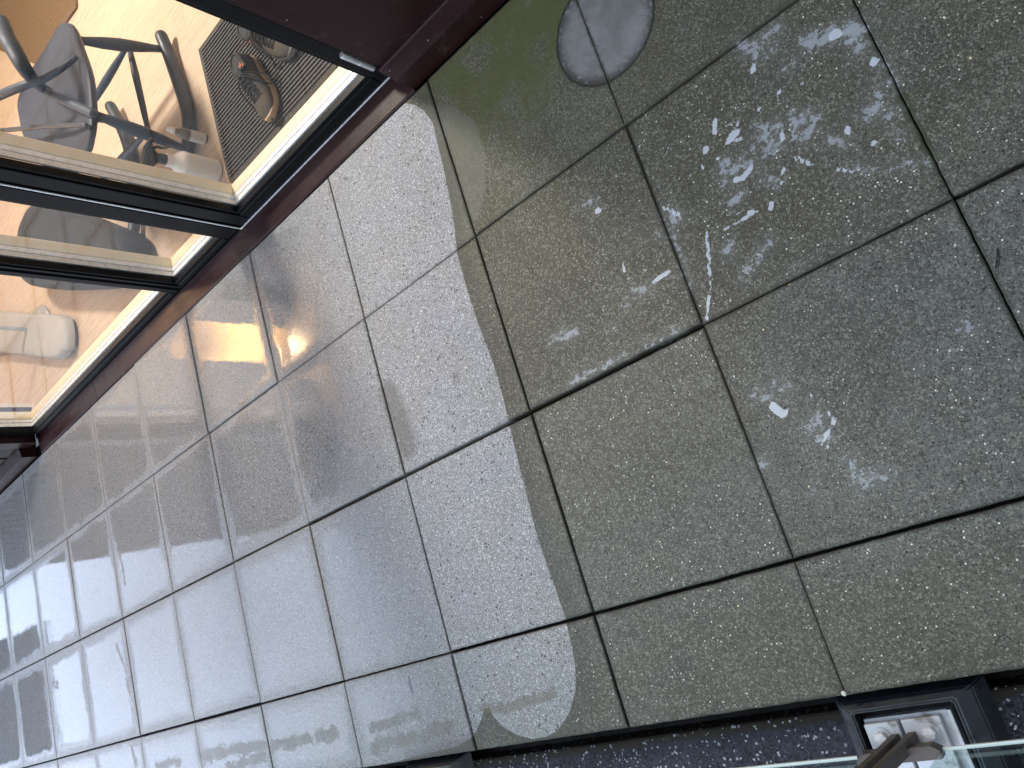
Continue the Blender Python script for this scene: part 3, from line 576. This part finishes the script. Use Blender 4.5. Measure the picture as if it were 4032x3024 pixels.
# shoes
def shoe(name, loc, rot, label, tanc, mirror=1, mark=True):
    root = empty(name, loc); root.rotation_euler = (0, 0, rot); tag(root, label, "shoe", "pair of trail shoes on the door mat")
    L = .295
    def half(t):   # widths left / right along the length, t 0 heel .. 1 toe
        wv = np.interp(t, [0, .04, .12, .3, .45, .62, .75, .88, .96, 1], [.012, .028, .036, .037, .035, .044, .047, .040, .024, .008])
        sh = np.interp(t, [0, .3, .6, 1], [0, .003, -.004, .010]) * mirror
        return wv, sh
    ts = [0, .02, .06, .12, .2, .3, .4, .5, .6, .7, .8, .88, .94, .98, 1]
    def section(t, z0, z1, n=20, ex=1.0, sq=2.4):
        wv, sh = half(t); out = []
        for i in range(n):
            a = 2 * math.pi * i / n; cx = math.copysign(abs(math.cos(a)) ** (2 / sq), math.cos(a)); cz = math.copysign(abs(math.sin(a)) ** (2 / sq), math.sin(a))
            out.append((sh + wv * ex * cx, (t - .5) * L, (z0 + z1) / 2 + (z1 - z0) / 2 * cz))
        return out
    sole_z = lambda t: .006 * max(0, (t - .75) / .25) ** 2 * 2
    mb = MB(); mb.loft([section(t, sole_z(t), .026 + sole_z(t) + .004 * (t < .3), ex=1.06, sq=5) for t in ts]); mb.build('sole', simple(name + "_sole", tanc, .6, var=.15, sc=40), root, True)
    top = lambda t: float(np.interp(t, [0, .05, .15, .3, .42, .5, .6, .75, .88, 1], [.060, .082, .086, .078, .088, .084, .072, .056, .046, .026]))
    mb = MB(); mb.loft([section(t, .012, top(t), sq=2.1) for t in ts])
    up = mb.build('upper', SHOEM, root, True)
    mb = MB(); pts = []
    for i in range(25):
        a = 2 * math.pi * i / 24; t = .225 + .175 * math.cos(a); wv, sh = half(t)
        pts.append((sh + .029 * math.sin(a), (t - .5) * L, top(min(max(t, .05), .42)) - .004 + .006 * abs(math.cos(a))))
    mb.tube(pts, .0075, 10, 1); mb.build('collar', BLACKF, root, True)
    mb = MB(); rings = []
    for f, dz in ((.028, .0), (.02, -.001), (.002, -.002)):
        rings.append([(half(.225)[1] + f * math.sin(2 * math.pi * i / 20), (.225 + .165 * (f / .028) * math.cos(2 * math.pi * i / 20) - .5) * L, .0865 + dz) for i in range(20)])
    mb.loft(rings); mb.build('lining', BLACKF, root, True)
    # tongue + laces + loops of loose lace
    mb = MB(); mb.loft([[(-.018, (.36 - .5) * L, .094), (.018, (.36 - .5) * L, .094), (.018, (.36 - .5) * L, .100), (-.018, (.36 - .5) * L, .100)], [(-.016, (.6 - .5) * L, .070), (.016, (.6 - .5) * L, .070), (.016, (.6 - .5) * L, .076), (-.016, (.6 - .5) * L, .076)]]); mb.build('tongue', BLACKF, root)
    mb = MB()
    for i in range(6):
        t = .42 + i * .055; z = top(t) + .002
        mb.tube([(-.024, (t - .5) * L, z - .008), (0, (t + .02 - .5) * L, z + .004), (.024, (t + .035 - .5) * L, z - .008)], .0024, 6, 4)
        mb.tube([(.024, (t - .5) * L, z - .008), (0, (t + .02 - .5) * L, z + .005), (-.024, (t + .035 - .5) * L, z - .008)], .0024, 6, 4)
    s_ = mirror
    mb.tube([(0, -.02, .098), (s_ * -.03, -.01, .09), (s_ * -.055, .0, .05), (s_ * -.065, .03, .03), (s_ * -.05, .045, .04), (s_ * -.02, .0, .09)], .0023, 6, 6)
    mb.tube([(0, -.02, .098), (s_ * -.035, .015, .085), (s_ * -.06, .05, .03), (s_ * -.075, .03, .014), (s_ * -.07, .0, .016)], .0023, 6, 6)
    mb.tube([(0, -.02, .098), (s_ * .03, .02, .09), (s_ * .05, .06, .04), (s_ * .052, .10, .015)], .0023, 6, 6)
    mb.build('lace', BLACKF, root, True)
    mb = MB()
    mb.tube([(s_ * .030, -.085, .060), (s_ * .020, -.12, .066), (0, -.142, .07), (s_ * -.018, -.125, .070)], .0016, 6, 6); mb.build('piping', simple("pale_reflective_piping", (.6, .58, .52), .4), root, True)
    mb = MB()
    if mark:
        mb.tube([(-.037, -.045, .094), (-.037, -.035, .095)], .0022, 6, 1); mb.tube([(-.030, -.052, .098), (-.030, -.036, .098), (-.022, -.038, .099), (-.022, -.046, .099), (-.029, -.045, .098)], .0022, 6, 1)
        mb.build('coral_mark', CORAL, root, True); mb = MB()
    mb.tube([(.022, -.055, .082), (.032, -.040, .070)], .0035, 6, 1); mb.build('coral_tab', CORAL, root, True)
    if mark:
        mb = MB(); mb.box(-.046, -.016, -.058, -.030, .086, .0955, .003); mb.build('heel_tab', BLACKF, root)
    return root
t = NT("grey_brown_shoe_mesh"); n = t.noise(220, 2); n2 = t.noise(18, 3); t.p(Base_Color=t.mix(t.step(n2, .4, .62), t.mix(n, (.022, .020, .018), (.06, .053, .047)), t.mix(n, (.04, .028, .018), (.085, .06, .042))), Roughness=.8, Normal=t.bump(n, .001)); SHOEM = t.m
BLACKF = simple("black_textile", (.012, .012, .013), .8, var=.3, sc=150, bump=.0006)
CORAL = simple("coral_print", (.75, .22, .16), .5, var=.05)
shoe('shoe', (-.178, .475, .013), R_(180 + 12), "grey brown lace-up shoe with tan sole edge, nearest the bottles", (.36, .25, .15), 1, True)
shoe('shoe', (-.055, .575, .013), R_(180 + 40), "dark lace-up shoe half hidden behind the door frame", (.13, .125, .115), -1, False)

# spray bottles
def mat_plastic(name, col, rough=.35, sub=.3):
    t = NT(name); n = t.noise(15, 3); t.p(Base_Color=t.mix(n, tuple(c * .92 for c in col), col), Roughness=rough); t.b.inputs['Subsurface Weight'].default_value = sub; t.b.inputs['Subsurface Scale'].default_value = .02; return t.m
WH = mat_plastic("white_bottle_plastic", (.78, .76, .75)); BK = simple("black_trigger_plastic", (.012, .012, .013), .35, var=.2)
b = empty('spray_bottle', (-.590, .405, 0)); tag(b, "large white plastic spray bottle with a black trigger head", "spray bottle"); b.rotation_euler = (0, 0, R_(28))
mb = MB(); mb.lathe([(.001, 0), (.038, 0), (.043, .004), (.0445, .02), (.0445, .120), (.046, .128), (.0455, .140), (.040, .152), (.029, .163), (.024, .172), (.0225, .186), (.024, .189), (.024, .196), (.001, .197)], (0, 0, 0), 32); mb.build('bottle_body', WH, b, True)
mb = MB(); mb.lathe([(.018, .197), (.0195, .199), (.0195, .220), (.016, .225), (.001, .226)], (0, 0, 0), 24); mb.build('cap', BK, b, True)
mb = MB()
prof = [(-.035, .236), (-.040, .256), (-.030, .272), (.020, .280), (.046, .274), (.050, .262), (.030, .252), (.014, .226), (-.010, .222)]
mb.loft([[(x, -.011, z) for x, z in prof], [(x, .011, z) for x, z in prof]])
mb.lathe([(.006, 0), (.0085, .002), (.0085, .014), (.006, .016)], (.048, 0, .267), 12, (1, 0, .05))
mb.build('spray_head', BK, b)
mb = MB(); mb.tube([(.024, 0, .258), (.040, 0, .240), (.040, 0, .222), (.052, 0, .200)], [.006, .0055, .005, .004], 8, 5); mb.tube([(-.02, 0, .262), (-.05, 0, .268), (-.064, 0, .262)], [.007, .005, .003], 8, 4); mb.build('trigger', BK, b, True)
b = empty('spray_bottle', (-.618, .572, 0)); tag(b, "small amber and clear glass mist bottle with a pale label", "spray bottle")
t = NT("tinted_bottle_glass"); t.p(Base_Color=(.55, .47, .30), Roughness=.06, Transmission_Weight=.75, IOR=1.45); AG = t.m
mb = MB(); mb.lathe([(.001, 0), (.0195, 0), (.021, .003), (.021, .098), (.018, .107), (.0115, .113), (.0105, .124), (.001, .125)], (0, 0, 0), 24); mb.build('bottle_body', AG, b, True)
mb = MB(); mb.lathe([(.0214, .008), (.0216, .009), (.0216, .068), (.0214, .069)], (0, 0, 0), 24); mb.build('label', simple("grey_paper_label", (.46, .45, .42), .6, var=.1, sc=80), b, True)
mb = MB(); mb.lathe([(.0125, .1255), (.0125, .136), (.0085, .138), (.0085, .150), (.007, .152), (.001, .1525)], (0, 0, 0), 20); mb.tube([(.006, 0, .146), (.014, 0, .146)], .0025, 8, 1); mb.build('pump', WH, b, True)

# rocking chair
ch = empty('rocking_chair', (-.92, .78, 0)); tag(ch, "blue grey painted wooden rocking chair inside the door", "chair")
CH = simple("blue_grey_painted_wood", (.026, .038, .062), .62, var=.12, sc=25, bump=.0003)
CH2 = simple("dark_painted_wood", (.024, .029, .038), .5, var=.2, sc=25)
inv = Matrix.Translation((.92, -.78, 0))
def cp(mb, name, mat=CH, parent=None, sm_=True):
    o = mb.build(name, mat, parent or ch, sm_)
    o.matrix_parent_inverse = inv; return o
mb = MB(); mb.tube(D['runner1'], [.025, .025, .025, .026, .026, .026, .025, .024, .023], 12, 6, 1.0); cp(mb, 'runner', CH2)
mb = MB(); mb.tube(D['runner2'], [.024, .025, .025, .025, .025, .024, .023], 12, 6, 1.0); cp(mb, 'runner', CH2)
P = smooth_poly(D['seat'], 3); C = sum(P, Vector()) / len(P)
mb = MB(); rings = []
for f, z in ((.90, .398), (.97, .402), (1, .412), (.995, .424), (.97, .430), (.90, .427), (.6, .418), (.25, .414), (.02, .413)): rings.append([C + (p - C) * f + Vector((0, 0, z)) for p in P])
mb.loft(rings); cp(mb, 'seat', simple("worn_blue_grey_seat", (.018, .024, .042), .5, var=.08, sc=6))
def turned(a, b_, r=.016):
    a, b_ = Vector(a), Vector(b_); mbx = MB(); pts = [a.lerp(b_, u) for u in (0, .12, .3, .5, .7, .88, 1)]
    mbx.tube(pts, [r * .75, r * .85, r * 1.2, r * 1.35, r * 1.15, r * .85, r * .72], 14, 3); return mbx
cp(turned(D['leg1'][0], D['leg1'][-1], .018), 'leg'); cp(turned(D['leg2'][0], D['leg2'][-1], .018), 'leg')
cp(turned((-1.12, .95, .40), (-1.185, 1.04, .04)), 'leg'); cp(turned((-1.10, .66, .40), (-1.175, .63, .03)), 'leg')
mb = MB(); mb.tube(D['str1'], [.010, .014, .012, .008], 10, 5); cp(mb, 'stretcher', CH2)
cp(turned((-.690, 1.0, .20), (-1.15, .99, .20), .012), 'stretcher'); cp(turned((-.690, .585, .20), (-1.15, .64, .20), .012), 'stretcher')
mb = MB(); mb.tube(D['armA'], [.024, .027, .027, .024, .019, .016], 12, 6); cp(mb, 'armrest')
mb = MB(); mb.tube(D['armB'], [.016, .016, .015, .013, .011, .010], 12, 6); cp(mb, 'armrest')
mb = MB(); mb.tube(D['armC'], [.009, .009, .009, .008], 10, 5); cp(mb, 'back_spindle', CH2)
mb = MB(); mb.tube(D['armD'], [.014, .016, .016], 10, 5); cp(mb, 'back_spindle')

# footstool, cushion, rug
def at(mb, name, mat, loc):
    o = mb.build(name, mat, None, True); return o
C = np.mean(D['stool'], 0)
o = pillow(MB(), [(x - C[0], y - C[1]) for x, y in D['stool']], .0, .17, .03).build('footstool', None, None, True); o.location = (C[0], C[1], 0)
o.data.materials.append(simple("charcoal_wool", (.012, .0125, .014), .85, var=.25, sc=120, bump=.0015)); tag(o, "charcoal upholstered footstool seen through the narrow pane", "footstool")
C = np.mean(D['cushion'], 0)
o = pillow(MB(), [(x - C[0], y - C[1]) for x, y in D['cushion']], .0, .07, .05, .05).build('floor_cushion', None, None, True); o.location = (C[0], C[1], 0)
o.data.materials.append(simple("pale_linen", (.34, .32, .30), .85, var=.12, sc=25, bump=.004)); tag(o, "plump pale linen floor cushion behind the widest pane", "cushion")
t = NT("woven_jute"); wv = t.n('ShaderNodeTexWave'); t.set(wv.inputs['Vector'], t.co()); wv.inputs['Scale'].default_value = 22; wv.inputs['Distortion'].default_value = 3; wv.inputs['Detail'].default_value = 3; wv.inputs['Detail Scale'].default_value = 3
n = t.noise(90, 3); t.p(Base_Color=t.mix(t.mul(wv.outputs[0], n), (.10, .058, .026), (.26, .165, .085)), Roughness=.9, Normal=t.bump(t.add(wv.outputs[0], n), .004))
mb = MB(); mb.loft([[(x, y, z) for x, y in ((-1.46, 1.93), (-1.0, 3.4), (-3.6, 4.2), (-2.75, 2.75), (-2.02, 2.02))] for z in (0, .012)])
o = mb.build('rug', t.m); tag(o, "woven brown jute rug on the wooden floor beyond the chair", "rug")

# ================================================================ BALUSTRADE
def clampset(dx, label_post, label_flash):
    # flashing collar dressed round the fixing
    fl = empty('flashing_collar', (1.09 + dx, -1.88, -.05)); tag(fl, label_flash, "flashing", "rubber flashing collars along the roof edge")
    mb = MB()
    def ring(x0, x1, y0, y1, z): return [(x0, y0, z), (x1, y0, z), (x1, y1, z), (x0, y1, z)]
    cx, cy = 1.09, -1.88
    rs = [ring(.955, 1.222, -2.06, -1.762, -.0495), ring(.972, 1.205, -2.045, -1.770, -.020), ring(.990, 1.176, -2.025, -1.783, -.006), ring(.996, 1.170, -2.02, -1.788, -.0065), ring(.998, 1.168, -2.018, -1.790, -.044)]
    mb.loft([[(x - cx, y - cy, z + .05) for x, y, z in r] for r in rs], caps=False)
    bmesh.ops.bevel(mb.bm, geom=[e for e in mb.bm.edges if len(e.link_faces) == 2], offset=.003, segments=2, affect='EDGES')
    mb.build('upstand', M['rubber'], fl)
    mb = MB(); mb.box(.998 - cx, 1.168 - cx, -2.018 - cy, -1.790 - cy, .002, .006); mb.build('pit_floor', M['under'], fl)
    # post
    po = empty('balustrade_post', (1.085 + dx, -1.86, -.044)); tag(po, label_post, "post", "steel balustrade posts along the roof edge")
    ox, oy, oz = 1.085, -1.86, -.044
    def bx(mbx, a, b_, c, d_, e, f, bev=.0015, **k): mbx.box(a - ox, b_ - ox, c - oy, d_ - oy, e - oz, f - oz, bev, **k); return mbx
    mb = bx(MB(), 1.003, 1.150, -2.0, -1.803, -.0435, -.0245, .0015); bx(mb, 1.151, 1.158, -2.0, -1.803, -.0435, -.018, .001); mb.build('base_plate', M['galv'], po)
    for a, b_, z in ((1.005, 1.0655, -.012), (1.0715, 1.138, -.013)):
        mb = bx(MB(), a, b_, -1.99, -1.809, -.0243, z, .002); mb.build('fixing_plate', M['galv'], po)
    for x_, z, w_ in ((1.030, -.012, .0), (1.1135, -.013, 0)):
        mb = MB(); n = 6; c0 = (x_ - ox, -1.8335 - oy, z - oz)
        mb.lathe([(.0165, .0002), (.0165, .0022), (.001, .0023)], c0, 20); mb.build('washer', M['galv'], po)
        mb = MB(); mb.lathe([(.0105, .0024), (.0112, .004), (.0112, .010), (.010, .0115), (.001, .012)], c0, 6); mb.build('bolt', M['spacer'], po)
    for ux in (1.052, 1.081):
        mb = MB()
        mb.loft([[(ux + a + sx_ - ox, -1.839 + b2 + sy_ - oy, z - oz) for a, b2 in ((-.0035, -.013), (.0085, -.013), (.0085, .009), (-.0035, .009))] for sx_, sy_, z in ((0, 0, -.0125), (-.052, -.020, .19), (-.056, -.021, .25), (-.056, -.021, 1.12))])
        mb.build('upright', M['bronze'], po)
    mb = MB()
    pr = [(.985, -1.866), (.985, -1.856), (1.000, -1.846), (1.118, -1.843), (1.132, -1.852), (1.130, -1.866)]
    mb.loft([[(x - ox, y - oy, .006 - oz) for x, y in pr], [(x - ox, y - oy, .030 - oz) for x, y in pr]]); bmesh.ops.bevel(mb.bm, geom=mb.bm.edges[:], offset=.001, segments=1, affect='EDGES')
    mb.build('clamp_bar', M['bronze'], po)
    mb = bx(MB(), .992, 1.126, -1.870, -1.867, .004, .014, .0005); mb.build('clamp_pad', M['spacer'], po)
    for o in (fl, po): o.location.x += 0
clampset(0, "bolted brown post at the bottom right, its plates in full view", "black rubber collar round the two bolted galvanised plates")
clampset(-1.30, "brown post past the lower frame edge, rising from the half seen rubber collar", "black rubber collar at the bottom centre, only its corner in view")
def pane(x0, x1, label):
    g = empty('glass_panel', ((x0 + x1) / 2, -1.858, .012)); tag(g, label, "glass panel", "glass balustrade panels"); cx = (x0 + x1) / 2
    mb = MB(); mb.box(x0 - cx, x1 - cx, -.004, .004, .002, 1.09); mb.build('pane', M['rail_glass'], g)
    mb = MB(); mb.box(x0 - cx, x1 - cx, .0005, .0058, -.001, .0045); mb.build('lower_edge', M['glass_edge'], g)
    mb = MB(); mb.box(x0 - cx, x1 - cx, -.0039, .0039, 1.0901, 1.093); mb.build('upper_edge', M['glass_edge'], g)
pane(-.16, .984, "clear glass panel left of the bolted post, its bright lower edge showing")
pane(1.130, 2.30, "clear glass panel right of the bolted post")
pane(-1.6, -.32, "clear glass panel beyond the half seen collar, out past the lower frame edge")

# small litter
mb = MB(); mb.lathe([(.0005, 0), (.0045, .001), (.005, .0025), (.003, .004), (.0005, .0045)], (.9985, -1.7480, .0005), 8); o = mb.build('pebble', simple("white_pebble", (.7, .69, .64), .5)); tag(o, "tiny white pebble at the slab corner above the bolted post", "pebble")

def litter(name, pts, rad, mat, label, cat, loc):
    mb = MB(); mb.tube(pts, rad, 6, 4); o = mb.build(name, mat, None, True); o.location = loc; tag(o, label, cat); return o
TW = simple("dark_dry_twig", (.018, .014, .011), .8)
litter('twig', LIT1, .0011, TW, "tiny forked dark twig on the slab at the right edge, below the corner joint", "twig", (0, 0, .0))
litter('dry_stalk', LIT2, .0008, TW, "hair thin curled stalk on the end slab right of the bolted post", "stalk", (0, 0, .0))
